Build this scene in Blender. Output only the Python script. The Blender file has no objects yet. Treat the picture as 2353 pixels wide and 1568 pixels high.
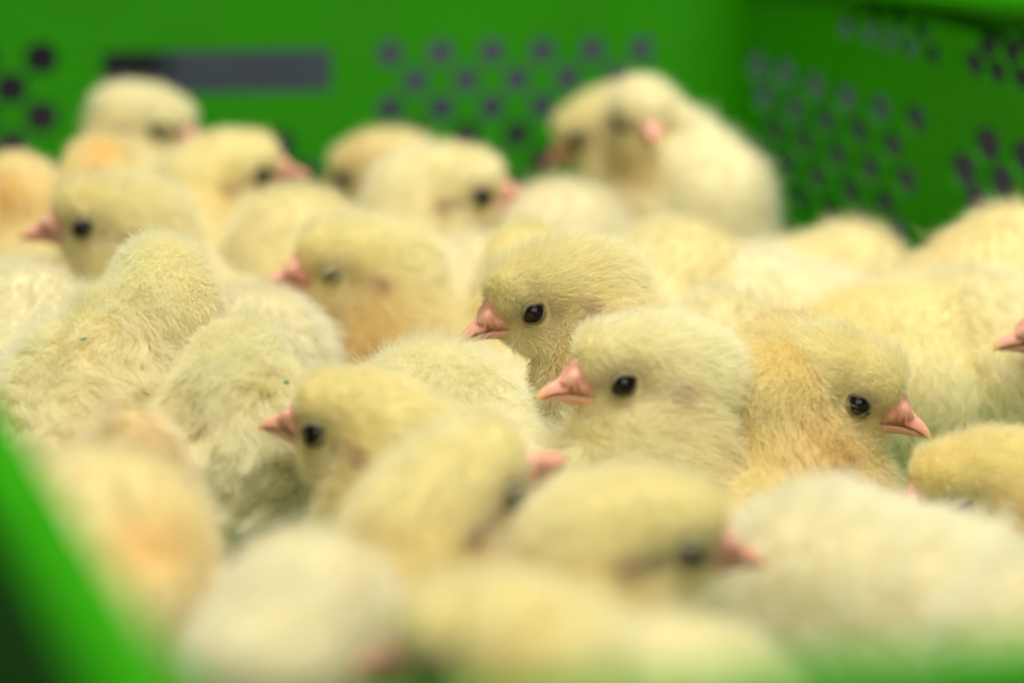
import bpy, bmesh, math, random
import numpy as np
from mathutils import Vector, Matrix, geometry

# ------------------------------------------------------------------ camera, light, exposure
SC = bpy.context.scene
COL = SC.collection
FPX = 6500.0                    # focal length in pixels of a 2352 px wide frame
PITCH = math.radians(10.8)
CAM_Z = 0.170
DS = 0.722                      # depth unit

cam_d = bpy.data.cameras.new('camera')
cam = bpy.data.objects.new('camera', cam_d)
COL.objects.link(cam)
cam.location = (0, 0, CAM_Z)
cam.rotation_euler = (math.radians(90) - PITCH, 0, 0)
cam_d.sensor_width = 36.0
cam_d.lens = FPX / 2352 * 36.0
cam_d.clip_start = 0.01
cam_d.clip_end = 60
cam_d.dof.use_dof = True
cam_d.dof.focus_distance = 0.792 * DS
cam_d.dof.aperture_fstop = 6.4
SC.camera = cam

W = bpy.data.worlds.new('World')
SC.world = W
W.use_nodes = True
W.node_tree.nodes['Background'].inputs[0].default_value = (0.85, 0.95, 1.0, 1)
W.node_tree.nodes['Background'].inputs[1].default_value = 0.012


def area(name, loc, target, size, size_y, power, color):
    l = bpy.data.lights.new(name, 'AREA')
    l.shape = 'RECTANGLE'
    l.size, l.size_y, l.energy, l.color = size, size_y, power, color
    o = bpy.data.objects.new(name, l)
    COL.objects.link(o)
    o.location = loc
    o.rotation_euler = (Vector(target) - Vector(loc)).to_track_quat('-Z', 'Y').to_euler()
    return o


area('ceiling_lamp', (0.15, 0.40, 1.5), (0.0, 0.58, 0.05), 1.0, 0.8, 40, (1.0, 0.965, 0.925))
area('front_fill', (0.1, -1.0, 1.0), (0.0, 0.6, 0.05), 1.6, 1.0, 17.5, (1.0, 0.96, 0.87))  # added soft fill from behind the camera, brightens the chicks' near sides

SC.view_settings.view_transform = 'Standard'
SC.view_settings.look = 'None'
SC.view_settings.exposure = 0.0
SC.view_settings.gamma = 1.0
SC.render.engine = 'CYCLES'
SC.cycles.max_bounces = 16
SC.cycles.diffuse_bounces = 12
SC.cycles.glossy_bounces = 3
SC.cycles.transmission_bounces = 12
SC.cycles.caustics_reflective = False
SC.cycles.caustics_refractive = False
SC.cycles.use_denoising = True
try:
    SC.cycles_curves.shape = 'RIBBONS'
    SC.cycles_curves.subdivisions = 2
except Exception:
    pass
HAIR = 1.0                      # hair density factor

# ------------------------------------------------------------------ camera maths (pixels of the 2352 px frame)
CAM = np.array([0, 0, CAM_Z])
FW = np.array([0, math.cos(PITCH), -math.sin(PITCH)])
UP = np.array([0, math.sin(PITCH), math.cos(PITCH)])
RT = np.array([1.0, 0, 0])


def ray(x, y):
    return FW + (x - 1176) / FPX * RT + (784 - y) / FPX * UP


def at(x, y, d):
    return CAM + d * DS * ray(x, y)


# ------------------------------------------------------------------ materials
def new_mat(name):
    m = bpy.data.materials.new(name)
    m.use_nodes = True
    nt = m.node_tree
    return m, nt, nt.nodes['Principled BSDF'], nt.nodes['Material Output']


def mat_down():
    m, nt, b, out = new_mat('down')
    nt.nodes.remove(b)
    at_ = nt.nodes.new('ShaderNodeAttribute'); at_.attribute_name = 'col'
    hi = nt.nodes.new('ShaderNodeHairInfo')
    mr = nt.nodes.new('ShaderNodeMapRange')
    mr.inputs['From Min'].default_value = 0.15; mr.inputs['From Max'].default_value = 1.0
    mr.inputs['To Min'].default_value = 0.0; mr.inputs['To Max'].default_value = 0.40
    nt.links.new(hi.outputs['Intercept'], mr.inputs[0])
    mul = nt.nodes.new('ShaderNodeMix'); mul.data_type = 'RGBA'
    mul.inputs[7].default_value = (0.94, 0.935, 0.81, 1)
    nt.links.new(mr.outputs[0], mul.inputs[0])
    nt.links.new(at_.outputs['Color'], mul.inputs[6])
    d = nt.nodes.new('ShaderNodeBsdfDiffuse')
    t = nt.nodes.new('ShaderNodeBsdfTranslucent')
    g = nt.nodes.new('ShaderNodeBsdfHair'); g.component = 'Reflection'
    g.inputs['RoughnessU'].default_value = 0.45
    g.inputs['RoughnessV'].default_value = 0.8
    g.inputs[0].default_value = (0.5, 0.5, 0.45, 1)
    nt.links.new(mul.outputs[2], d.inputs[0])
    nt.links.new(mul.outputs[2], t.inputs[0])
    m1 = nt.nodes.new('ShaderNodeMixShader'); m1.inputs[0].default_value = 0.43
    nt.links.new(d.outputs[0], m1.inputs[1]); nt.links.new(t.outputs[0], m1.inputs[2])
    m2 = nt.nodes.new('ShaderNodeMixShader'); m2.inputs[0].default_value = 0.06
    nt.links.new(m1.outputs[0], m2.inputs[1]); nt.links.new(g.outputs[0], m2.inputs[2])
    nt.links.new(m2.outputs[0], out.inputs[0])
    return m


def mat_skin():
    m, nt, b, out = new_mat('downy_skin')
    at_ = nt.nodes.new('ShaderNodeAttribute'); at_.attribute_name = 'col'
    nz = nt.nodes.new('ShaderNodeTexNoise'); nz.inputs['Scale'].default_value = 900
    nz.inputs['Detail'].default_value = 3
    bp = nt.nodes.new('ShaderNodeBump'); bp.inputs['Strength'].default_value = 0.6
    bp.inputs['Distance'].default_value = 0.0006
    nt.links.new(nz.outputs[0], bp.inputs['Height'])
    nt.links.new(bp.outputs[0], b.inputs['Normal'])
    nt.links.new(at_.outputs['Color'], b.inputs['Base Color'])
    b.inputs['Roughness'].default_value = 0.95
    b.inputs['Specular IOR Level'].default_value = 0.1
    return m


def mat_col(name, rough, sss=0.0, spec=0.5, radius=(0.002, 0.0008, 0.0005), bump=0.0):
    m, nt, b, out = new_mat(name)
    at_ = nt.nodes.new('ShaderNodeAttribute'); at_.attribute_name = 'col'
    nt.links.new(at_.outputs['Color'], b.inputs['Base Color'])
    b.inputs['Roughness'].default_value = rough
    b.inputs['Specular IOR Level'].default_value = spec
    if sss:
        b.inputs['Subsurface Weight'].default_value = sss
        b.inputs['Subsurface Radius'].default_value = radius
        b.inputs['Subsurface Scale'].default_value = 1.0
    if bump:
        nz = nt.nodes.new('ShaderNodeTexNoise'); nz.inputs['Scale'].default_value = 700
        bp = nt.nodes.new('ShaderNodeBump'); bp.inputs['Strength'].default_value = bump
        bp.inputs['Distance'].default_value = 0.0003
        nt.links.new(nz.outputs[0], bp.inputs['Height'])
        nt.links.new(bp.outputs[0], b.inputs['Normal'])
    return m


def mat_plain(name, c, rough, spec=0.5, noise=0.12, scale=60, coat=0.0, sss=0.0):
    m, nt, b, out = new_mat(name)
    nz = nt.nodes.new('ShaderNodeTexNoise'); nz.inputs['Scale'].default_value = scale
    nz.inputs['Detail'].default_value = 5
    tc = nt.nodes.new('ShaderNodeTexCoord')
    nt.links.new(tc.outputs['Object'], nz.inputs['Vector'])
    rp = nt.nodes.new('ShaderNodeValToRGB')
    rp.color_ramp.elements[0].position = 0.3
    rp.color_ramp.elements[1].position = 0.7
    rp.color_ramp.elements[0].color = tuple(x * (1 - noise) for x in c) + (1,)
    rp.color_ramp.elements[1].color = tuple(min(1, x * (1 + noise)) for x in c) + (1,)
    nt.links.new(nz.outputs[0], rp.inputs[0])
    nt.links.new(rp.outputs[0], b.inputs['Base Color'])
    b.inputs['Roughness'].default_value = rough
    b.inputs['Specular IOR Level'].default_value = spec
    b.inputs['Coat Weight'].default_value = coat
    if sss:
        b.inputs['Subsurface Weight'].default_value = sss
        b.inputs['Subsurface Radius'].default_value = (0.001, 0.004, 0.0005)
        b.inputs['Subsurface Scale'].default_value = 1.0
    return m


M_DOWN = mat_down()
M_SKIN = mat_skin()
M_BEAK = mat_col('beak_horn', 0.33, 0.25, 0.5, bump=0.25)
M_LID = mat_col('eyelid_skin', 0.6, 0.0, 0.3, bump=0.6)
M_EYE = mat_plain('wet_eye', (0.006, 0.005, 0.004), 0.16, 0.28, coat=0.0)
M_GREEN = mat_plain('green_plastic', (0.020, 0.228, 0.0003), 0.5, 0.12, 0.06, 40)
M_GREY = mat_plain('blue_grey_metal', (0.042, 0.056, 0.066), 0.5, 0.3, 0.55, 4)  # broad colour noise imitates uneven light across the plain panel
M_FLOOR = mat_plain('dark_floor', (0.035, 0.035, 0.035), 0.7, 0.2, 0.3, 20)
M_LEG = mat_plain('leg_skin', (0.65, 0.42, 0.16), 0.55)
M_FLECK = mat_plain('green_crumb', (0.03, 0.22, 0.08), 0.6)
M_BRISTLE = mat_plain('dry_bristle', (0.12, 0.12, 0.02), 0.6)


# ------------------------------------------------------------------ generic builders
def mesh_obj(name, verts, faces, mat, parent=None, smooth=True, cols=None):
    me = bpy.data.meshes.new(name)
    me.from_pydata([tuple(v) for v in verts], [], faces)
    me.validate()
    if smooth:
        me.polygons.foreach_set('use_smooth', [True] * len(me.polygons))
    if mat:
        me.materials.append(mat)
    if cols is not None:
        a = me.attributes.new('col', 'FLOAT_COLOR', 'POINT')
        a.data.foreach_set('color', np.asarray(cols, dtype=np.float32).ravel())
    o = bpy.data.objects.new(name, me)
    COL.objects.link(o)
    if parent:
        o.parent = parent
    return o


def tag(o, label=None, cat=None, group=None, kind=None):
    if label: o['label'] = label
    if cat: o['category'] = cat
    if group: o['group'] = group
    if kind: o['kind'] = kind
    return o


# ------------------------------------------------------------------ the crate
TH = math.radians(10.3)
U = np.array([math.cos(TH), math.sin(TH), 0.0])
V = np.array([-math.sin(TH), math.cos(TH), 0.0])
TR = math.radians(27)
VR = np.array([-math.sin(TR), math.cos(TR), 0.0])       # the right wall flares outwards
UR = np.array([math.cos(TR), math.sin(TR), 0.0])
K = at(1640, 300, 1.18)
K[2] = 0.0


def hit(x, y, n, p0):
    r = ray(x, y)
    s = np.dot(p0 - CAM, n) / np.dot(r, n)
    return CAM + s * r


RIM_Z = hit(2352, 9, UR, K)[2]
BACK_Z = RIM_Z + .008


def on_rim(x, y):
    r = ray(x, y)
    s = (RIM_Z - CAM_Z) / r[2]
    return CAM + s * r - K


LOW_Z = 0.090                    # the near walls are cut lower than the far ones


def on_low(x, y):
    r = ray(x, y)
    p = CAM + (LOW_Z - CAM_Z) / r[2] * r
    p[2] = 0
    return p


def cross2(p, d, q, e):
    """where the plan lines p + s d and q + t e meet"""
    m = np.array([[d[0], -e[0]], [d[1], -e[1]]])
    st = np.linalg.solve(m, (q - p)[:2])
    return p + st[0] * d


_a, _b = on_low(0, 970), on_low(400, 1568)
_c, _d = on_low(1480, 1605), on_low(2352, 1500)
LD = (_a - _b) / np.linalg.norm(_a - _b)
FD = (_d - _c) / np.linalg.norm(_d - _c)
FL = cross2(_a, LD, _c, FD)
FR = cross2(_c, FD, K, VR)
BL = cross2(_a, LD, K, U)
print('CRATE', K, BL, FL, FR, RIM_Z)


def wall_panel(name, org, du, length, height, inward, holes, parent, thick=0.0014):
    """upright sheet with real openings; du runs along it, `inward` is the face normal towards the chicks"""
    pts, edges = [], []

    def loop(ps):
        k = len(pts)
        pts.extend(Vector(p) for p in ps)
        n = len(ps)
        edges.extend((k + i, k + (i + 1) % n) for i in range(n))
    loop([(0, 0), (length, 0), (length, height), (0, height)])
    for h in holes:
        if h[0] == 'o':
            _, s, z, rs, rz = h
            if s - rs < 0.004 or s + rs > length - 0.004 or z - rz < 0.004 or z + rz > height - 0.004:
                continue
            loop([(s + rs * math.cos(2 * math.pi * i / 20), z + rz * math.sin(2 * math.pi * i / 20)) for i in range(20)])
        else:
            _, s0, s1, z0, z1, r = h
            ps = []
            for cx, cz, a0 in ((s1 - r, z1 - r, 0), (s0 + r, z1 - r, 90), (s0 + r, z0 + r, 180), (s1 - r, z0 + r, 270)):
                for i in range(5):
                    a = math.radians(a0 + 22.5 * i)
                    ps.append((cx + r * math.cos(a), cz + r * math.sin(a)))
            loop(ps)
    v2, e2, f2, *_ = geometry.delaunay_2d_cdt(pts, edges, [], 0, 1e-6)

    def open_at(f):
        x = sum(v2[i].x for i in f) / len(f); y = sum(v2[i].y for i in f) / len(f)
        for h in holes:
            if h[0] == 'o' and ((x - h[1]) / h[3]) ** 2 + ((y - h[2]) / h[4]) ** 2 < 1:
                return True
            if h[0] == 'r' and h[1] < x < h[2] and h[3] < y < h[4]:
                return True
        return False
    f2 = [f for f in f2 if not open_at(f)]
    n = len(v2)
    org, du, inward = Vector(org), Vector(du), Vector(inward)
    vs = [org + du * p.x + Vector((0, 0, p.y)) for p in v2]
    vs += [q - inward * thick for q in vs]
    fs = []
    cnt = {}
    for f in f2:
        a = vs[f[1]] - vs[f[0]]; b = vs[f[2]] - vs[f[0]]
        if a.cross(b).dot(inward) < 0:
            f = list(reversed(f))
        fs.append(tuple(f))
        fs.append(tuple(i + n for i in reversed(f)))
        for i in range(len(f)):
            e = (f[i], f[(i + 1) % len(f)])
            cnt[e] = cnt.get(e, 0) + 1
    for (a, b) in list(cnt):
        if (b, a) not in cnt:
            fs.append((b, a, a + n, b + n))
    return mesh_obj(name, vs, fs, M_GREEN, parent, smooth=False)


def D3(cx, cy):
    return (1543.5 + cx * .3436, cy * .3436)


crate = bpy.data.objects.new('plastic_crate', None)
COL.objects.link(crate)
tag(crate, 'bright green plastic crate with round air holes and a hand slot, full of chicks', 'crate')

bo = BL                              # back wall runs from its left corner along +U
CW = float(np.dot(K - BL, U))
CL = float(np.linalg.norm(K - FR))
bh = []


def back_uv(x, y):
    p = hit(x, y, V, K)
    return np.dot(p - bo, U), p[2]


s0, z0 = back_uv(1130, 120)
pitch_b = (back_uv(1475, 116)[0] - back_uv(895, 124)[0]) / 5
dzb = (z0 - back_uv(1120, 247)[1]) / 2
RB = 32 / FPX * 1.18 * DS
for r in range(9):
    for c in range(-2, 4):
        s = s0 + (c + 0.5 * (r % 2)) * pitch_b
        if r % 2 and c == 3:
            continue
        bh.append(('o', s, z0 - r * dzb, RB, RB))
for (x, y) in ((95, 135), (25, 205), (95, 270), (28, 338), (-45, 135), (-45, 270), (95, 405), (28, 470), (640, 338), (700, 405), (582, 405), (640, 470), (-110, 205)):
    s, z = back_uv(x, y)
    bh.append(('o', s, z, RB * 1.15, RB * 1.15))
sa, za = back_uv(235, 120)
sb, zb = back_uv(763, 212)
bh.append(('r', sa, sb, zb, za, 0.0015))
back = wall_panel('back_wall', bo, U, CW, BACK_Z, -V, bh, crate)

# right wall, runs from the far corner towards the camera
rh = []
D_A = [(405, 385), (560, 448), (745, 492), (945, 580), (1155, 660), (1380, 730), (1620, 800)]
rowsR = [
    [(560, 448), (745, 492), (945, 580), (1155, 660), (1380, 730), (1620, 800)],
    [(425, 590), (605, 650), (805, 740), (1015, 820), (1235, 880), (1460, 975)],
    [(480, 800), (680, 890), (875, 955), (1090, 1050), (1310, 1130), (1555, 1210)],
    [(560, 1040), (750, 1110), (960, 1190), (1180, 1280), (1410, 1370)],
    [(640, 1260), (840, 1330), (1055, 1420), (1275, 1490), (1500, 1560)],
    [(2100, 970), (2350, 1060), (2610, 1150)],
    [(1940, 1140), (2195, 1230), (2450, 1320)],
    [(2030, 1360), (2290, 1460)],
]
rowsS = [
    [(1150, 190), (1305, 235), (1440, 280), (1580, 320), (1730, 370)],
    [(1230, 80), (1360, 120), (1515, 160), (1660, 208)],
    [(1310, -10), (1460, 28), (1610, 60), (1760, 95)],
    [(2010, 430), (2165, 485), (2325, 525), (2480, 570)],
    [(2100, 310), (2260, 350), (2420, 390)],
    [(2040, 150), (2195, 200), (2350, 245)],
]
for rows, k in ((rowsR, 1.0), (rowsS, 0.72)):
    for row in rows:
        for q in row:
            p = hit(*D3(*q), UR, K)
            s = np.dot(p - K, -VR)
            big = 1.0 + 0.25 * (q[0] > 1800)
            dd = np.dot(p - CAM, FW)
            if s < .023:
                continue
            rz = 34 * k * big / FPX * dd
            rh.append(('o', s, p[2], rz * 1.2, rz))
wall_panel('side_wall', K, -VR, CL, RIM_Z, -UR, rh, crate)
def corner_fillet(t, z):
    """moulded round where the back and right walls meet, thick as the walls"""
    p0, p2 = K - U * t, K - VR * t
    inn = -(U + VR) / np.linalg.norm(U + VR)
    vs, fs = [], []
    n = 13
    for off in (0.0006, -0.0012):
        for i in range(n):
            q = i / (n - 1)
            p = (1 - q) ** 2 * p0 + 2 * q * (1 - q) * (K + inn * .001) + q * q * p2 + inn * off
            vs.append(p + np.array([0, 0, 0.001])); vs.append(p + np.array([0, 0, z]))
    for k in (0, n):
        for i in range(n - 1):
            a = 2 * (k + i)
            fs.append((a, a + 2, a + 3, a + 1))
    return mesh_obj('corner', vs, fs, M_GREEN, crate)


corner_fillet(.019, BACK_Z)
nl = np.array([-LD[1], LD[0], 0]); nl = nl if np.dot(nl, K - FL) > 0 else -nl
nf = np.array([-FD[1], FD[0], 0]); nf = nf if np.dot(nf, K - FL) > 0 else -nf
wall_panel('side_wall', FL, LD, float(np.linalg.norm(BL - FL)), LOW_Z, nl, [], crate)
wall_panel('front_wall', FL, FD, float(np.linalg.norm(FR - FL)), LOW_Z, nf, [], crate)


def rim_strip(corners, z, wide):
    """rounded lip along the wall tops; corners = (point, direction towards the outside)"""
    prof = [(-0.0012, -0.003), (-0.0012, -0.001), (-0.0006, 0.001), (0.001, 0.002), (wide - .002, 0.002), (wide, 0.0005), (wide, -0.010), (wide - .002, -0.010)]
    vs, fs = [], []
    n = len(prof)
    for c, o in corners:
        for (a, b) in prof:
            vs.append(c + o * a + np.array([0, 0, z + b]))
    for k in range(len(corners) - 1):
        for j in range(n - 1):
            a, b = k * n + j, (k + 1) * n + j
            fs.append((a, b, b + 1, a + 1))
    return mesh_obj('rim', vs, fs, M_GREEN, crate, smooth=False)


rim_strip([(BL, -U), (FL, -nl - nf), (FR, -nf)], LOW_Z, .008)
rim_strip([(FR, UR), (K, UR)], RIM_Z, .004)
rim_strip([(K, V), (BL, V)], BACK_Z, .004)
fl = [K, FR, FL, BL]
vs = [c + np.array([0, 0, z]) for z in (0.0, -0.003) for c in fl]
mesh_obj('crate_floor', vs, [(3, 2, 1, 0), (4, 5, 6, 7), (0, 1, 5, 4), (1, 2, 6, 5), (2, 3, 7, 6), (3, 0, 4, 7)], M_GREEN, crate, False)

# what shows through the openings
g = mesh_obj('ground', [(-20, -20, -0.02), (20, -20, -0.02), (20, 20, -0.02), (-20, 20, -0.02)], [(0, 1, 2, 3)], M_FLOOR, None, False)
tag(g, kind='structure')
DP = 1.75


def slab(name, pa, pb, thick, mat):
    a = at(pa[0], pa[1], DP); b = at(pb[0], pb[1], DP)
    x0, x1, zt, zb = a[0], b[0], a[2], b[2]
    y = (a[1] + b[1]) / 2
    bm = bmesh.new()
    bmesh.ops.create_cube(bm, size=1)
    for v in bm.verts:
        v.co = Vector(((x0 + x1) / 2 + v.co.x * (x1 - x0), y + thick / 2 + v.co.y * thick, (zt + zb) / 2 + v.co.z * (zt - zb)))
    bmesh.ops.bevel(bm, geom=bm.edges[:], offset=0.004, segments=2, affect='EDGES')
    me = bpy.data.meshes.new(name)
    bm.to_mesh(me); bm.free()
    me.materials.append(mat)
    o = bpy.data.objects.new(name, me); COL.objects.link(o)
    return o


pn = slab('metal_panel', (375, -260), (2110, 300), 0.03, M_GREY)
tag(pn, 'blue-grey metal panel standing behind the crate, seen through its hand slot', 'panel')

# ------------------------------------------------------------------ chick pieces (head space, centimetres; x forward, y left, z up)
EYE_C = np.array([0.58, 0.735, -0.14])
EYE_R = 0.265
EYE_S = np.array([0.60, 0.92, -0.13])       # where the eye shows on the face
TIP = np.array([2.15, 0, -0.42])


def lerp_tab(x, tab):
    xs = [t[0] for t in tab]; ys = [t[1] for t in tab]
    return float(np.interp(x, xs, ys))


def beak_mesh(upper):
    vs, fs, cs = [], [], []
    if upper:
        xs = [0.95, 1.1, 1.2] + [1.26 + .035 * i for i in range(24)] + [2.09, 2.12, 2.145, 2.16, 2.165]
        top = [(0.95, .36), (1.3, .34), (1.42, .24), (1.52, .08), (1.62, -.045), (1.75, -.11), (1.88, -.165), (2.0, -.235), (2.1, -.325), (2.145, -.39), (2.165, -.46)]
        bot = [(0.95, -.47), (1.2, -.41), (1.5, -.35), (1.8, -.365), (2.05, -.42), (2.165, -.485)]
        wid = [(0.95, .50), (1.2, .41), (1.4, .32), (1.6, .235), (1.8, .17), (1.95, .13), (2.07, .09), (2.13, .06), (2.155, .035), (2.165, .012)]
    else:
        xs = [0.95, 1.1, 1.25, 1.4, 1.55, 1.7, 1.82, 1.92, 2.0, 2.05, 2.08]
        top = [(0.95, -.47), (1.2, -.415), (1.5, -.36), (1.8, -.375), (2.08, -.43)]
        bot = [(0.95, -.74), (1.2, -.66), (1.5, -.56), (1.8, -.50), (2.0, -.475), (2.08, -.45)]
        wid = [(0.95, .49), (1.2, .40), (1.4, .31), (1.6, .23), (1.8, .155), (1.95, .085), (2.05, .03), (2.08, .008)]
    n = 30
    for x in xs:
        zt, zb, w = lerp_tab(x, top), lerp_tab(x, bot), lerp_tab(x, wid)
        for i in range(n):
            a = 2 * math.pi * i / n
            c, s = math.cos(a), math.sin(a)
            y = w * math.copysign(abs(c) ** 0.75, c)
            if upper:
                z = zb + (zt - zb) * max(0, s) ** 0.85 if s > 0 else zb - 0.02 * s
            else:
                z = zt + (zt - zb) * s if s < 0 else zt - 0.03 * s
            if upper and s > 0:                        # nostril bulge
                for sy in (-1, 1):
                    q = ((x - 1.50) / .19) ** 2 + ((y - sy * .24) / .16) ** 2 + ((z + .07) / .17) ** 2
                    k = math.exp(-q * q * 1.1)
                    y += sy * 0.11 * k; z += 0.07 * k
            vs.append((x * .01, y * .01, z * .01))
            t = min(1, max(0, (x - 1.95) / 0.18))
            pk = np.array([.78, .37, .27]) + (.10 * math.sin(x * 23 + i * 1.7) * .3); yl = np.array([.78, .48, .17])
            col = pk * (1 - t) + yl * t
            if upper:
                q = ((x - 1.50) / .2) ** 2 + ((abs(y) - .26) / .16) ** 2 + ((z + .05) / .16) ** 2
                col = col * (1 - .5 * math.exp(-q)) + np.array([.88, .55, .43]) * .5 * math.exp(-q)
                col = col * (1 - .5 * math.exp(-((q - 1.35) / .35) ** 2) * (z < .06) * np.array([.75, 1, 1]))
                slit = math.exp(-((x - 1.56) / .15) ** 2 - ((z + .20 - .35 * (x - 1.56)) / .035) ** 2) * (abs(y) > .1)
                col = col * (1 - .65 * slit * np.array([.8, 1, 1]))
                edge = math.exp(-((z - zb) / .03) ** 2) * (x < 2.0)
                col = col * (1 - .45 * edge)
            else:
                col = np.array([.72, .36, .27]) * (1 - t) + yl * t
            cs.append(tuple(col) + (1,))
    for k in range(len(xs) - 1):
        for i in range(n):
            a, b = k * n + i, k * n + (i + 1) % n
            fs.append((a, b, b + n, a + n))
    fs.append(tuple((len(xs) - 1) * n + i for i in range(n)))
    o = mesh_obj('beak', vs, fs, M_BEAK, cols=cs)
    me = o.data
    bpy.data.objects.remove(o)
    return me


ME_UP, ME_LO = beak_mesh(True), beak_mesh(False)


def eye_mesh():
    bm = bmesh.new()
    bmesh.ops.create_uvsphere(bm, u_segments=24, v_segments=16, radius=EYE_R * .01)
    for f in bm.faces: f.smooth = True
    me = bpy.data.meshes.new('eye'); bm.to_mesh(me); bm.free()
    me.materials.append(M_EYE)
    return me


ME_EYE = eye_mesh()


def lid_mesh(hw, hh, col, mirror, slant=0.0):
    """almond lid on the eyeball; local x = outward, y = towards the beak, z = up"""
    vs, fs, cs = [], [], []
    n, m = 32, 6
    for j in range(m):
        t = j / (m - 1)
        for i in range(n):
            a = 2 * math.pi * i / n
            c, s = math.cos(a), math.sin(a)
            # almond: pointed towards both corners
            rad = 1.0 / ((abs(c) / hw) ** 1.4 + (abs(s) / hh) ** 1.4) ** (1 / 1.4)
            a2 = a + slant
            rr = rad + t * (math.radians(80) - rad) if hh < .3 else rad + t * math.radians(30)
            bulge = 1.035 + 0.10 * math.sin(min(1, t * 1.3) * math.pi) if hh > .3 else 1.04 + .03 * math.sin(t * math.pi)
            R = EYE_R * bulge
            ct, st = math.cos(rr), math.sin(rr)
            y = R * st * math.cos(a2); z = R * st * math.sin(a2); x = R * ct
            vs.append((x * .01, y * .01 * (-1 if mirror else 1), z * .01))
            k = 0.22 + 0.78 * min(1, t * (1.6 if hh > .3 else 9))
            cs.append((col[0] * k, col[1] * k, col[2] * k, 1))
    for j in range(m - 1):
        for i in range(n):
            a, b = j * n + i, j * n + (i + 1) % n
            f = (a, b, b + n, a + n)
            fs.append(f if not mirror else tuple(reversed(f)))
    o = mesh_obj('eyelid', vs, fs, M_LID, cols=cs)
    me = o.data
    bpy.data.objects.remove(o)
    return me


LID_OPEN = [lid_mesh(math.radians(60), math.radians(38), (.36, .30, .15), mi, -0.40) for mi in (False, True)]
LID_SHUT = [lid_mesh(math.radians(62), math.radians(7), (.40, .34, .18), mi, -0.35) for mi in (False, True)]


LID_HALF = [lid_mesh(math.radians(62), math.radians(21), (.40, .36, .20), mi, -0.35) for mi in (False, True)]


def leg_mesh():
    vs, fs = [], []

    def tube(p, q, r0, r1):
        p, q = Vector(p), Vector(q)
        d = (q - p).normalized()
        e = d.orthogonal().normalized(); f = d.cross(e)
        k = len(vs)
        for c, r in ((p, r0), (q, r1)):
            for i in range(6):
                a = math.pi * i / 3
                vs.append(c + e * r * math.cos(a) + f * r * math.sin(a))
        for i in range(6):
            fs.append((k + i, k + (i + 1) % 6, k + 6 + (i + 1) % 6, k + 6 + i))
        fs.append(tuple(k + 6 + i for i in range(6)))
    tube((-.002, 0, .022), (0, 0, .002), .0022, .0016)
    for a in (-.5, 0, .5, math.pi):
        L = .014 if abs(a) < 1 else .007
        tube((0, 0, .002), (L * math.cos(a), L * math.sin(a), .0012), .0015, .0008)
    o = mesh_obj('leg', vs, fs, M_LEG)
    me = o.data
    bpy.data.objects.remove(o)
    return me


ME_LEG = leg_mesh()

HEAD_E = [  # centre, radii
    ((-.05, 0, .03), (1.30, .95, .90)), ((.78, 0, .25), (.60, .68, .62)), ((.90, 0, -.28), (.52, .48, .48)),
    ((.35, .36, -.58), (.76, .50, .54)), ((.35, -.36, -.58), (.76, .50, .54)), ((.70, 0, -.70), (.5, .42, .36)),
    ((-.85, 0, -.28), (1.02, .97, 1.0)), ((.50, .64, .24), (.48, .26, .20)), ((.50, -.64, .24), (.48, .26, .20)),
]
BODY_E = [
    ((0, 0, 0), (2.8, 2.15, 2.2)), ((1.2, 0, -.1), (1.8, 1.8, 1.95)), ((-1.8, 0, .15), (1.6, 1.5, 1.5)),
    ((-2.9, 0, .45), (.75, .7, .6)), ((-.3, 1.85, .2), (1.9, .55, 1.05)), ((-.3, -1.85, .2), (1.9, .55, 1.05)),
    ((0, 0, -1.1), (1.9, 1.7, 1.7)),
]
_bm = bmesh.new()
bmesh.ops.create_icosphere(_bm, subdivisions=3, radius=1)
_bm.verts.ensure_lookup_table()
ICO_V = np.array([v.co[:] for v in _bm.verts])
ICO_F = np.array([[v.index for v in f.verts] for f in _bm.faces])
_bm.free()


def rot(a, p, r):
    return np.array((Matrix.Rotation(math.radians(a), 3, 'Z') @ Matrix.Rotation(math.radians(p), 3, 'Y') @ Matrix.Rotation(math.radians(r), 3, 'X')))


CHICKS = []


def chick(label, d, a=0, p=0, r=0, s=1.0, eye=None, head=None, body=None, hide=False, n=9, tint='y', closed=False,
          patch=None, messy=0.0, bs=1.0, hb=(2.6, .3), fz=1.0, extra=(), bo=2.0, st=.18, bk=1.0):
    """eye / head / body: pixel (x, y[, depth, yaw]) of the visible eye, the skull or the body centre"""
    Rh = rot(a, p, r)
    cm = .01 * s
    H = None
    if eye is not None:
        tc = -ray(*eye)
        sgn = 1 if np.dot(Rh @ np.array([0, 1.0, 0]), tc) > 0 else -1
        es = EYE_S * np.array([1, sgn, 1])
        H = at(eye[0], eye[1], d) - Rh @ es * cm
    elif head is not None:
        H = at(head[0], head[1], d)
    if isinstance(body, (int, float)):
        by = body
        f = np.array([math.cos(math.radians(by)), math.sin(math.radians(by)), 0])
        B = H - f * bo * cm
        B[2] = max(.022, H[2] - .031 * s)
    elif body is not None:
        B = at(body[0], body[1], body[2])
        by = body[3]
    else:
        by = a
        f = np.array([math.cos(math.radians(a)), math.sin(math.radians(a)), 0])
        B = H - f * 2.4 * cm
        B[2] = max(.022, H[2] - .033 * s)
    Rb = rot(by, 0, 0)
    if H is None:
        H = B + Rb @ np.array([hb[0], 0, hb[1]]) * cm
    CHICKS.append(dict(label=label, Rh=Rh, H=H, Rb=Rb, B=B, s=s, bs=.8 * bs * s, n=n, tint=tint, closed=closed,
                       patch=patch, messy=messy, d=d, fz=fz, extra=extra, st=st, bk=bk))


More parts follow.
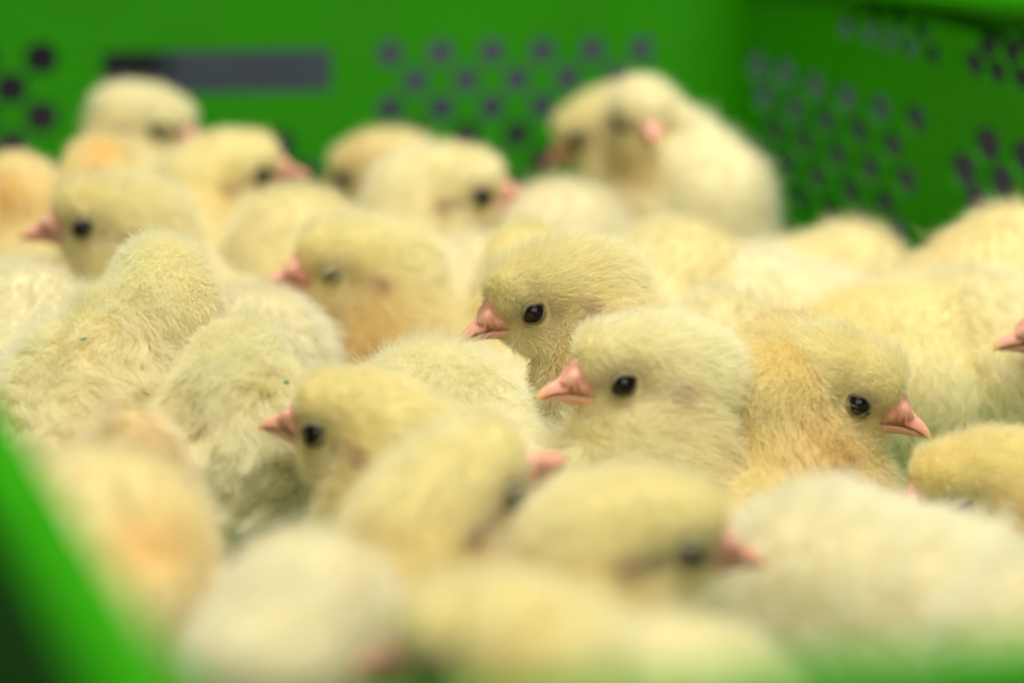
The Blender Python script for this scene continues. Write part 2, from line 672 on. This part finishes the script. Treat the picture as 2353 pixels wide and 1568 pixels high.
TINT = {   # head, body, chest/valley
    'y': ((.92, .86, .51), (.92, .86, .55), (.92, .77, .33)),
    'p': ((.93, .89, .60), (.93, .89, .63), (.92, .80, .42)),
    'w': ((.92, .89, .66), (.92, .88, .67), (.91, .81, .49)),
    'g': ((.92, .82, .40), (.92, .83, .43), (.90, .71, .27)),
    'o': ((.92, .84, .51), (.92, .84, .52), (.91, .73, .33)),
}

# ------------------------------------------------------------------ who stands where
#CHICKS_BEGIN
chick('sharpest chick, facing left with pink beak and open dark eye, amid the flock', .80, a=191, p=16, eye=(1228, 720), body=172, bo=2.6, n=90, tint='y')
chick('pale headed chick facing left just in front of the sharpest one, red ear spot', .75, a=191, p=3, s=1.01, eye=(1436, 885), body=205, bo=.9, n=55, tint='p')
chick('chick facing right with its pink beak lowered, above the big white fluffy back', .77, a=-9, p=19, s=1.03, eye=(1972, 932), body=-10, bo=1.5, n=55, tint='y')
chick('drowsy chick facing left with its pale eyelid shut, left of the middle', .90, a=187, p=2, s=1.04, eye=(765, 632), body=185, n=30, tint='y', closed=True, patch=(870, 800, 120, .4, (.85, .58, .22)))
chick('chick facing left with black eye and pink beak near the left edge', .92, a=184, p=2, s=1.02, eye=(190, 525), body=170, n=20, tint='y')
chick('yellow chick facing left with small pink beak, in front of the pale sloping back', .72, a=158, p=-4, eye=(717, 998), body=150, n=26, tint='y')
chick('chick with head turned away showing its downy nape and a peach wing', .80, a=98, p=-5, s=1.02, head=(370, 662), body=(150, 1160, .765, 125), n=90, tint='p', messy=.5, extra=((305, 1115, .722, .75, .75, 1.45),), patch=(310, 1090, 140, .9, (.93, .70, .36)))
chick('ruffled pale chick seen from behind with tousled white down, beside the peach wing', .775, a=85, p=0, s=1.0, head=(548, 858), body=(548, 1080, .765, 85), n=85, tint='p', messy=1.0, bs=.52, hb=(0, 0))
chick('pale sloping back of a chick just below the beak of the sharpest one', .78, body=(1030, 1075, .775, 110), hb=(2.4, -1.4), n=60, tint='p', bs=.88)
chick('golden round head of a chick from behind, between two facing chicks at right', .79, a=80, p=0, s=1.1, head=(1790, 855), body=80, n=60, tint='g', patch=(1850, 740, 90, .25, (.9, .65, .22)))
chick('bright yellow back stretching to the right edge, behind the golden round head', .88, body=(2040, 900, .88, 20), n=26, tint='y', bs=1.3, patch=(1950, 690, 110, .5, (.91, .78, .32)), hb=(2.9, -.9))
chick('golden chick with closed eye tucked behind the white back at the right edge', .74, a=183, p=10, s=1.0, eye=(2215, 1165), body=185, n=40, tint='g', closed=True)
chick('big white fluffy back low at the right, head turned away', .67, a=200, p=45, head=(1810, 1480), body=(2020, 1435, .67, 205), messy=.3, n=26, tint='w', bs=1.1)
chick('blurred chick in front facing right with beak lifted and eye half shut', .64, a=33, p=-18, s=1.05, eye=(1190, 1140), body=30, n=14, tint='y', st=.8, closed='half')
chick('blurred chick in front facing right with drooping pink beak and dark eye', .62, a=13, p=7, s=1.02, eye=(1590, 1275), body=20, n=14, tint='y', st=.7, closed='half')
chick('pale rounded back of a blurred chick low in front, left of the middle', .59, body=(655, 1500, .58, 60), n=10, tint='w', s=.75, bs=.85, hb=(2.2, -1.))
chick('blurred yellow chick along the bottom edge, only crown and eye in the picture', .53, a=160, p=4, s=1.05, eye=(985, 1552), body=175, n=10, tint='y')
chick('blurred chick back with an orange patch beside the green rim at lower left', .62, body=(165, 1400, .61, 70), n=10, tint='o', patch=(345, 1250, 90, .6, (.9, .58, .15)), hb=(2.4, -.6))
chick('small pale back at the bottom between the drooping beak and the white back', .57, body=(1570, 1790, .55, 90), n=8, tint='p', bs=.6, hb=(1.8, -.6))
chick('pale chick back cut by the right edge near the bottom', .62, body=(2450, 1640, .60, 100), n=8, tint='w', bs=.85, hb=(1.8, -.6))
# middle and back
chick('chick facing right with pink beak, under the hand slot of the crate', 1.02, a=24, p=-3, s=1.03, eye=(607, 405), body=40, tint='y', st=.6)
chick('large blurred chick facing right with black eye and pink beak, in the back rows', 1.0, a=16, p=3, s=1.1, eye=(1108, 453), body=20, tint='p', st=.45)
chick('chick peering down to the right in front of the hand slot, dark eye streak', 1.08, a=-18, p=18, s=.93, eye=(354, 304), body=40, bo=1.6, tint='p', st=.6, closed='half')
chick('round chick back with an orange patch, below the one peering down', 1.0, a=100, p=0, s=1.0, head=(232, 395), body=100, tint='y', patch=(235, 365, 42, .8, (.88, .55, .14)))
chick('chick with orange flecked back at the left edge, below the round holes', .98, a=110, head=(40, 440), body=110, tint='o', patch=(15, 450, 60, .7, (.88, .55, .14)))
chick('tan chick dozing with its head bowed left, beneath the round holes', 1.07, a=150, p=18, s=1.0, eye=(785, 415), body=150, tint='o')
chick('chick looking down to the left, pressed against the standing chick in the corner', 1.09, a=163, p=28, s=1.0, eye=(1325, 325), body=165, tint='y')
chick('plump chick standing upright in the crate corner and facing the camera', 1.05, a=-82, p=10, s=.93, eye=(1416, 282), body=(1580, 500, 1.07, -60), tint='p', bk=.72, bs=1.22, st=.5, patch=(1480, 405, 55, .75, (.84, .66, .28)))
chick('pale chick back between the large blurred chick and the standing chick', .99, body=(1290, 620, 1.01, 90), tint='w', bs=.7, hb=(1.8, -.6))
chick('yellow nape of a chick just above the crown of the sharpest chick', .93, a=90, head=(1205, 605), body=90, tint='y', n=10)
chick('yellow back of a chick right of the yellow nape, behind the sharpest chick', .93, body=(1480, 735, .93, 30), tint='y', hb=(2.4, -.6), n=10)
chick('tan back of a chick lying below the holes of the right wall', 1.0, body=(1850, 735, 1.0, 10), tint='o', bs=1.15, hb=(2.6, -.6))
chick('pale back of a chick lying in front of the tan back', .93, body=(1830, 800, .93, 170), tint='w', bs=1.1, n=10)
chick('tan chick back rising at the right edge below the crate wall', .92, body=(2290, 720, .93, 60), tint='o', bs=1.2, hb=(2.4, -.6))
chick('pale chick back sloping down at the right edge', .86, body=(2330, 870, .88, 150), tint='p', bs=1.05, hb=(2.2, -1.0), n=14)
chick('chick entering at the right edge, only its pink beak showing', .83, a=184, p=4, eye=(2470, 775), body=184, tint='p', n=10)
chick('yellow chick back at the left edge below the left facing chick beak', .96, body=(55, 740, .96, 60), tint='y', hb=(2.2, -.6), bs=.9)
chick('whitish chick back at the left edge above the peach winged chick', .87, body=(10, 860, .87, 70), tint='w', bs=.95, hb=(2.2, -.8), n=14)
chick('yellow and white breast of a chick between two facing chicks left of the middle', .97, body=(690, 640, .97, 100), tint='y', bs=.7, hb=(1.8, -.5))
chick('pale back of a chick squeezed between the downy nape and the drowsy chick', .87, body=(590, 900, .87, 100), tint='w', bs=.7, hb=(1.8, -.6), n=14)
chick('pale flank of a chick behind the drowsy chick', .95, body=(1060, 765, .96, 60), tint='w', bs=.9, hb=(2.0, -.6))
chick('cream back of a chick between the sharpest chick and the golden head', .87, body=(1610, 930, .87, 60), tint='p', bs=1.0, hb=(2.0, -.8), n=16)
#CHICKS_END


def ellipsoid_soup(c):
    vs, fs = [], []
    k = 0

    def put(cen, rad, R, org, sc):
        nonlocal k
        P = (ICO_V * np.array(rad) + np.array(cen)) * (.01 * sc)
        vs.append(P @ R.T + org)
        fs.append(ICO_F + k)
        k += len(ICO_V)
    for cen, rad in HEAD_E:
        put(cen, rad, c['Rh'], c['H'], c['s'])
    for cen, rad in BODY_E:
        put(cen, rad, c['Rb'], c['B'], c['bs'])
    for (x, y, dd, rx, ry, rz) in c['extra']:
        put((0, 0, 0), (rx, ry, rz), c['Rb'], at(x, y, dd), 1.0)
    p0 = c['B'] + c['Rb'] @ np.array([1.2, 0, .7]) * .01 * c['bs']
    p3 = c['H'] + c['Rh'] @ np.array([-.55, 0, -.45]) * .01 * c['s']
    mid = (p0 + p3) / 2 + np.array([0, 0, .002])
    for t in (0, .2, .4, .6, .8, 1.0):
        q = (1 - t) ** 2 * p0 + 2 * t * (1 - t) * mid + t * t * p3
        rr = 1.75 * (1 - t) + 1.08 * t
        put((0, 0, 0), (rr, rr, rr), np.eye(3), q, c['s'])
    return np.vstack(vs), np.vstack(fs)


temps = []
for c in CHICKS:
    v, f = ellipsoid_soup(c)
    base = np.array([c['B'][0], c['B'][1], 0.0])
    c['base'] = base
    me = bpy.data.meshes.new('tmp')
    me.from_pydata((v - base).tolist(), [], f.tolist())
    o = bpy.data.objects.new('tmp', me)
    COL.objects.link(o)
    m = o.modifiers.new('r', 'REMESH'); m.mode = 'VOXEL'; m.voxel_size = .0014 if c['n'] >= 24 else .0019
    m2 = o.modifiers.new('s', 'SMOOTH'); m2.factor = .5; m2.iterations = 14 if c['n'] >= 24 else 8
    temps.append(o)
bpy.context.view_layer.update()
dg = bpy.context.evaluated_depsgraph_get()
body_meshes = [bpy.data.meshes.new_from_object(o.evaluated_get(dg)) for o in temps]
for o in temps:
    me = o.data
    bpy.data.objects.remove(o)
    bpy.data.meshes.remove(me)


def wobble(P, rng, freq, n=5):
    out = np.zeros(len(P))
    for _ in range(n):
        k = rng.normal(size=3); k *= freq * rng.uniform(.6, 1.5) / np.linalg.norm(k)
        out += np.sin(P @ k + rng.uniform(0, 6.28))
    return out / math.sqrt(n)


def smoothstep(a, b, x):
    t = np.clip((x - a) / (b - a), 0, 1)
    return t * t * (3 - 2 * t)


def fields(c, P):
    """P in world; head-space position and masks"""
    h = (P - c['H']) @ c['Rh'] / (.01 * c['s'])
    b = (P - c['B']) @ c['Rb'] / (.01 * c['bs'])
    dh = np.linalg.norm((h - np.array([0, 0, -.1])) / np.array([1.5, 1.15, 1.2]), axis=1)
    wh = 1 - smoothstep(.95, 1.5, dh)
    de = np.minimum(np.linalg.norm(h - EYE_C, axis=1), np.linalg.norm(h - EYE_C * np.array([1, -1, 1]), axis=1))
    # lateral distance from the beak
    dbk = np.sqrt(np.maximum(0, 1.75 - h[:, 0]) ** 2 + h[:, 1] ** 2 * 1.2 + (h[:, 2] + .22) ** 2 * 1.2)
    return h, b, wh, de, dbk


def colour(c, P, rng_seed):
    rng = np.random.default_rng(rng_seed)
    h, b, wh, de, dbk = fields(c, P)
    ch, cb, cv = (np.array(x) for x in TINT[c['tint']])
    rel = P - c['base']
    n1 = wobble(rel, rng, 160); n2 = wobble(rel, rng, 420)
    col = ch * wh[:, None] + cb * (1 - wh[:, None])
    # throat, neck ring and flanks are a deeper yellow
    neck = np.exp(-((np.linalg.norm(h - np.array([-.5, 0, -1.5]), axis=1) - .9) / .9) ** 2)
    v = np.clip(.55 * neck + .22 * n1 + .10 * n2 - .02, 0, .9)
    col = col * (1 - v[:, None]) + cv * v[:, None]
    # brow and cheek: thin greyish down round the eye, lores
    near = np.exp(-(np.maximum(0, de - .30) / .20) ** 2) * wh
    col = col * (1 - .30 * near[:, None]) + np.array([.40, .33, .16]) * .30 * near[:, None]
    streak = np.exp(-((h[:, 2] + .22 - .1 * (h[:, 0] - .6)) / .16) ** 2) * smoothstep(-.9, -.2, h[:, 0]) * (1 - smoothstep(1.3, 1.6, h[:, 0])) * wh * (np.abs(h[:, 1]) > .3)
    k_ = c['st'] * streak[:, None]
    col = col * (1 - k_) + np.array([.34, .27, .12]) * k_
    pale = np.exp(-((h[:, 0] - .25) / .6) ** 2 - ((h[:, 2] + .62) / .28) ** 2) * wh
    col = col * (1 - .4 * pale[:, None]) + np.array([.93, .88, .68]) * .4 * pale[:, None]
    for sy in (-1, 1):
        ear = np.exp(-np.sum(((h - np.array([-.42, sy * .92, -.42])) / np.array([.17, .4, .17])) ** 2, axis=1))
        col = col * (1 - .8 * ear[:, None]) + np.array([.42, .16, .08]) * .8 * ear[:, None]
        lore = np.exp(-np.sum(((h - np.array([1.28, sy * .42, -.14])) / np.array([.26, .25, .2])) ** 2, axis=1))
        col = col * (1 - .55 * lore[:, None]) + np.array([.62, .36, .10]) * .55 * lore[:, None]
    if c['patch']:
        x, y, r, pk, pcol = (tuple(c['patch']) + (.65, (.88, .57, .15)))[:5] if len(c['patch']) < 5 else c['patch']
        pc = at(x, y, c['d'])
        ax = ray(x, y); ax = ax / np.linalg.norm(ax)
        q = P - pc
        dist = np.linalg.norm(q - (q @ ax)[:, None] * ax, axis=1) / (r / FPX * c['d'] * DS)
        pw = np.exp(-dist ** 2) * pk
        col = col * (1 - pw[:, None]) + np.array(pcol) * pw[:, None]
    return np.clip(col, 0, .96)


def grow(c, idx, me, root):
    """the chick's down: a curves object grown from the body surface"""
    rng = np.random.default_rng(1000 + idx)
    nv = len(me.vertices)
    co = np.empty(nv * 3, dtype=np.float32); me.vertices.foreach_get('co', co); co = co.reshape(-1, 3).astype(float)
    nm = np.empty(nv * 3, dtype=np.float32); me.vertices.foreach_get('normal', nm); nm = nm.reshape(-1, 3).astype(float)
    me.calc_loop_triangles()
    nt = len(me.loop_triangles)
    tr = np.empty(nt * 3, dtype=np.int32); me.loop_triangles.foreach_get('vertices', tr); tr = tr.reshape(-1, 3)
    A, B_, C_ = co[tr[:, 0]], co[tr[:, 1]], co[tr[:, 2]]
    area_ = np.linalg.norm(np.cross(B_ - A, C_ - A), axis=1) / 2
    cen = (A + B_ + C_) / 3 + c['base']
    tn = (nm[tr[:, 0]] + nm[tr[:, 1]] + nm[tr[:, 2]]) / 3
    h, b, wh, de, dbk = fields(c, cen)
    vd = CAM - cen
    vd /= np.linalg.norm(vd, axis=1)[:, None]
    facing = np.einsum('ij,ij->i', tn, vd)
    dens = 1.0 + .9 * wh + 1.0 * np.exp(-(np.maximum(0, de - .3) / .5) ** 2)
    dens *= np.where(facing < -.35, .25, 1.0)
    dens *= np.where(cen[:, 2] < .018, .1, 1.0) * np.where(tn[:, 2] < -.7, .2, 1.0)
    pr = area_ * dens
    N = int(c['n'] * 1000 * HAIR)
    pick = rng.choice(nt, size=N, p=pr / pr.sum())
    u, v = rng.random(N), rng.random(N)
    fl = u + v > 1
    u[fl], v[fl] = 1 - u[fl], 1 - v[fl]
    w0 = 1 - u - v
    T = tr[pick]
    P = co[T[:, 0]] * w0[:, None] + co[T[:, 1]] * u[:, None] + co[T[:, 2]] * v[:, None]
    Nn = nm[T[:, 0]] * w0[:, None] + nm[T[:, 1]] * u[:, None] + nm[T[:, 2]] * v[:, None]
    Nn /= np.linalg.norm(Nn, axis=1)[:, None]
    Pw = P + c['base']
    h, b, wh, de, dbk = fields(c, Pw)
    keep = (de > .335) & ~((h[:, 0] > 1.30) & (np.abs(h[:, 1]) < .40) & (h[:, 2] < .22) & (h[:, 2] > -.72))
    P, Nn, Pw, h, b, wh, de, dbk = (x[keep] for x in (P, Nn, Pw, h, b, wh, de, dbk))
    N = len(P)
    sharp = c['n'] >= 24
    # direction: lies back from the beak on the head, back and down on the body
    fh = -c['Rh'][:, 0] * 1.0 + np.array([0, 0, -.15])
    fb = -c['Rb'][:, 0] * .8 + np.array([0, 0, -.55])
    flow = fh * wh[:, None] + fb * (1 - wh[:, None])
    if idx == 0:
        pass
    flow = flow - np.einsum('ij,ij->i', flow, Nn)[:, None] * Nn
    flow /= np.linalg.norm(flow, axis=1)[:, None] + 1e-6
    side = np.cross(Nn, flow)
    rel = P
    w1 = wobble(rel, rng, 330); w2 = wobble(rel, rng, 700); w3 = wobble(rel, rng, 500)
    ms = c['messy']
    swirl = (.35 + .5 * ms) * (1.0 if sharp else .3) * (1 - .6 * wh) * w1 + .12 * w2
    lay = .80 * wh + .75 * (1 - wh) + (.22 + .3 * ms) * w3 * (1 - .8 * wh)
    face = np.exp(-(np.maximum(0, de - .3) / .35) ** 2) + np.exp(-(np.maximum(0, dbk - .35) / .55) ** 2)
    face = np.clip(face, 0, 1)
    lay = lay + .55 * face * wh
    jit = rng.normal(size=(N, 3)) * .29
    D0 = Nn * 1.0 + flow * lay[:, None] + side * swirl[:, None] + jit
    D0 /= np.linalg.norm(D0, axis=1)[:, None]
    D1 = Nn * .55 + flow * (lay + .55)[:, None] + side * (swirl * 1.6)[:, None] + jit * 2.2 + np.array([0, 0, -.1])
    D1 /= np.linalg.norm(D1, axis=1)[:, None]
    L = ((.36 if sharp else .36) * wh + ((.60 if sharp else .5) + .22 * ms) * (1 - wh)) * rng.uniform(.45, 1.25, N)
    L *= 1 - .62 * face * wh
    L *= c['s'] * .01 * c['fz']
    # long stray wisps
    stray = rng.random(N) < .07
    L = np.where(stray & (face < .25), L * 1.65, L)
    ts = np.array([0, .33, .66, 1.0])
    pts = np.empty((N, 4, 3))
    for k, t in enumerate(ts):
        pts[:, k] = P + (D0 * (t - .5 * t * t)[..., None] + D1 * (.5 * t * t)) * L[:, None] * 1.1 if False else P + (D0 * (t - .5 * t * t) + D1 * (.5 * t * t)) * (L[:, None] * 1.05)
    # clumping towards guide strands
    ng = int(2400 * (1 - .8 * ms)) if sharp else max(40, N // 12)
    gi = rng.choice(N, size=ng, replace=False)
    from mathutils import kdtree
    cell = np.empty(N, dtype=int)
    kd = kdtree.KDTree(ng)
    for q, i in enumerate(gi):
        kd.insert(P[i], q)
    kd.balance()
    find = kd.find
    cell = np.fromiter((find(p)[1] for p in P), dtype=int, count=N)
    gt = gi[cell]
    cl = ((.07 * wh + (.42 + .3 * ms) * (1 - wh)) if sharp else .15 * np.ones(N)) * rng.uniform(.5, 1.2, N)
    for k, t in enumerate(ts):
        f = (cl * t ** 1.3)[:, None]
        pts[:, k] = pts[:, k] * (1 - f) + (pts[gt, k] * .999) * f if k else pts[:, k]
    pts[:, 0] = P - Nn * .0002
    col = colour(c, Pw, 7 + idx)
    col = col * rng.normal(1.0, .07, N)[:, None] * np.array([1, 1, 1])
    lift = np.clip(wobble(rel, rng, 1500) * .03 + 1, .9, 1.1)
    col = np.clip(col * lift[:, None] * (1.02 if sharp else .985), 0, .965)
    # hair radius from the number of strands the chick has
    r0 = (.000030 if c['n'] >= 40 else .000036 if sharp else .000062) * c['s']
    rad = np.array([1.0, .9, .65, .15]) * r0
    cu = bpy.data.hair_curves.new('down')
    cu.add_curves([4] * N)
    cu.position_data.foreach_set('vector', pts.astype(np.float32).ravel())
    ra = cu.attributes.get('radius') or cu.attributes.new('radius', 'FLOAT', 'POINT')
    ra.data.foreach_set('value', np.tile(rad, N).astype(np.float32))
    ca = cu.attributes.new('col', 'FLOAT_COLOR', 'CURVE')
    ca.data.foreach_set('color', np.hstack([col, np.ones((N, 1))]).astype(np.float32).ravel())
    cu.materials.append(M_DOWN)
    o = bpy.data.objects.new('down', cu)
    COL.objects.link(o)
    o.parent = root
    o['kind'] = 'stuff'
    return o


def place(o, parent, R, org, sc, base):
    M = Matrix.Identity(4)
    for i in range(3):
        for j in range(3):
            M[i][j] = R[i, j] * sc
        M[i][3] = org[i] - base[i]
    o.parent = parent
    o.matrix_basis = M


for idx, (c, me) in enumerate(zip(CHICKS, body_meshes)):
    root = bpy.data.objects.new('chick', None)
    COL.objects.link(root)
    root.empty_display_size = .01
    root.location = c['base']
    tag(root, c['label'], 'chick', 'day-old chicks crowded in the green crate')
    me.name = 'body'
    me.polygons.foreach_set('use_smooth', [True] * len(me.polygons))
    me.materials.clear(); me.materials.append(M_SKIN)
    nv = len(me.vertices)
    co = np.empty(nv * 3, dtype=np.float32); me.vertices.foreach_get('co', co)
    cc = colour(c, co.reshape(-1, 3).astype(float) + c['base'], 7 + idx) * np.array([.97, .92, .74])
    a = me.attributes.new('col', 'FLOAT_COLOR', 'POINT')
    a.data.foreach_set('color', np.hstack([cc, np.ones((nv, 1))]).astype(np.float32).ravel())
    ob = bpy.data.objects.new('body', me)
    COL.objects.link(ob)
    ob.parent = root
    for nme, m_ in (('upper_beak', ME_UP), ('lower_beak', ME_LO)):
        o = bpy.data.objects.new(nme, m_); COL.objects.link(o)
        k_ = c['bk']
        place(o, root, c['Rh'], c['H'] + c['Rh'] @ np.array([1.2, 0, -.25]) * (1 - k_) * .01 * c['s'], c['s'] * k_, c['base'])
    for sy in (1, -1):
        ec = c['H'] + c['Rh'] @ ((EYE_C - np.array([0, .07 if c['closed'] is True else 0, 0])) * np.array([1, sy, 1])) * .01 * c['s']
        nx = np.array([.20, sy * .95, .06]); nx /= np.linalg.norm(nx)
        fy = np.array([1.0, 0, -.05]); fy -= nx * fy.dot(nx); fy /= np.linalg.norm(fy)
        uz = np.cross(nx, fy)
        if uz[2] < 0: uz = -uz
        right_handed = np.dot(np.cross(nx, fy), uz) > 0
        # keep a proper rotation; the mirrored lid mesh serves the other side
        fy2 = fy if right_handed else -fy
        R = c['Rh'] @ np.column_stack([nx, fy2, uz])
        e = bpy.data.objects.new('eye', ME_EYE); COL.objects.link(e)
        place(e, root, R, ec, c['s'], c['base'])
        lids = LID_HALF if c['closed'] == 'half' else LID_SHUT if c['closed'] else LID_OPEN
        l = bpy.data.objects.new('eyelid', lids[0 if right_handed else 1]); COL.objects.link(l)
        l.parent = e
    for sy in (1, -1):
        l = bpy.data.objects.new('leg', ME_LEG); COL.objects.link(l)
        zz = max(.3, (c['B'][2] - .018) / .022)
        M = Matrix.Translation(Vector(c['Rb'] @ np.array([0, sy * .009, 0]))) @ Matrix(c['Rb'].tolist()).to_4x4() @ Matrix.Diagonal((1, 1, zz, 1))
        l.parent = root; l.matrix_basis = M
    grow(c, idx, me, root)
    c['root'] = root

for c in ():
    print('CH %-40s H %s B %s' % (c['label'][:40], np.round(c['H'], 3), np.round(c['B'], 3)))

# bits of green and dry bristles caught in the down
bpy.context.view_layer.update()
dg = bpy.context.evaluated_depsgraph_get()


def crumb(x, y, size, label, name, mat, cat, tall=False):
    rd = ray(x, y); rd = rd / np.linalg.norm(rd)
    ok, loc, nrm, *_ = SC.ray_cast(dg, Vector(CAM), Vector(rd))
    if not ok:
        return
    n = Vector(nrm)
    p = loc + n * .0030
    rg = random.Random(int(x * 7 + y))
    if tall:
        up = Vector((rg.uniform(-.25, .1), 0, 1)).normalized()
        sd = up.cross(Vector(rd)).normalized()
        vs, fs = [], []
        for k in range(5):
            t = k / 4
            w = .00022 * (1 - t) + .00002
            c0 = p - n * .001 + up * size * t + sd * size * .12 * t * t
            for a in range(4):
                an = a * math.pi / 2
                vs.append(c0 + sd * w * math.cos(an) + Vector(rd) * w * math.sin(an))
        for k in range(4):
            for a in range(4):
                fs.append((k * 4 + a, k * 4 + (a + 1) % 4, k * 4 + 4 + (a + 1) % 4, k * 4 + 4 + a))
    else:
        e = n.orthogonal().normalized(); f = n.cross(e)
        an = rg.uniform(0, 3)
        e, f = e * math.cos(an) + f * math.sin(an), f * math.cos(an) - e * math.sin(an)
        ring = [(math.cos(i * .9) * size * rg.uniform(.7, 1.1), math.sin(i * .9) * size * .5 * rg.uniform(.7, 1.1)) for i in range(7)]
        vs = [p + e * a + f * b for a, b in ring] + [p + n * .0004 + e * a + f * b for a, b in ring]
        fs = [tuple(reversed(range(7))), tuple(range(7, 14))] + [(i, (i + 1) % 7, 7 + (i + 1) % 7, 7 + i) for i in range(7)]
    o = mesh_obj(name, [v - p for v in vs], fs, mat, smooth=False)
    o.location = p
    tag(o, label, cat)


crumb(441, 803, .0011, 'green crumb stuck on the nape of the ruffled pale chick', 'green_crumb', M_FLECK, 'crumb')
crumb(640, 900, .0007, 'tiny green crumb on the right side of the ruffled pale chick', 'green_crumb', M_FLECK, 'crumb')
crumb(195, 803, .0007, 'tiny green crumb on the back of the peach winged chick', 'green_crumb', M_FLECK, 'crumb')
crumb(1692, 835, .0026, 'thin dry bristle sticking out of the golden round nape', 'bristle', M_BRISTLE, 'bristle', True)
crumb(1019, 790, .0026, 'thin olive bristle sticking up from the pale sloping back', 'bristle', M_BRISTLE, 'bristle', True)
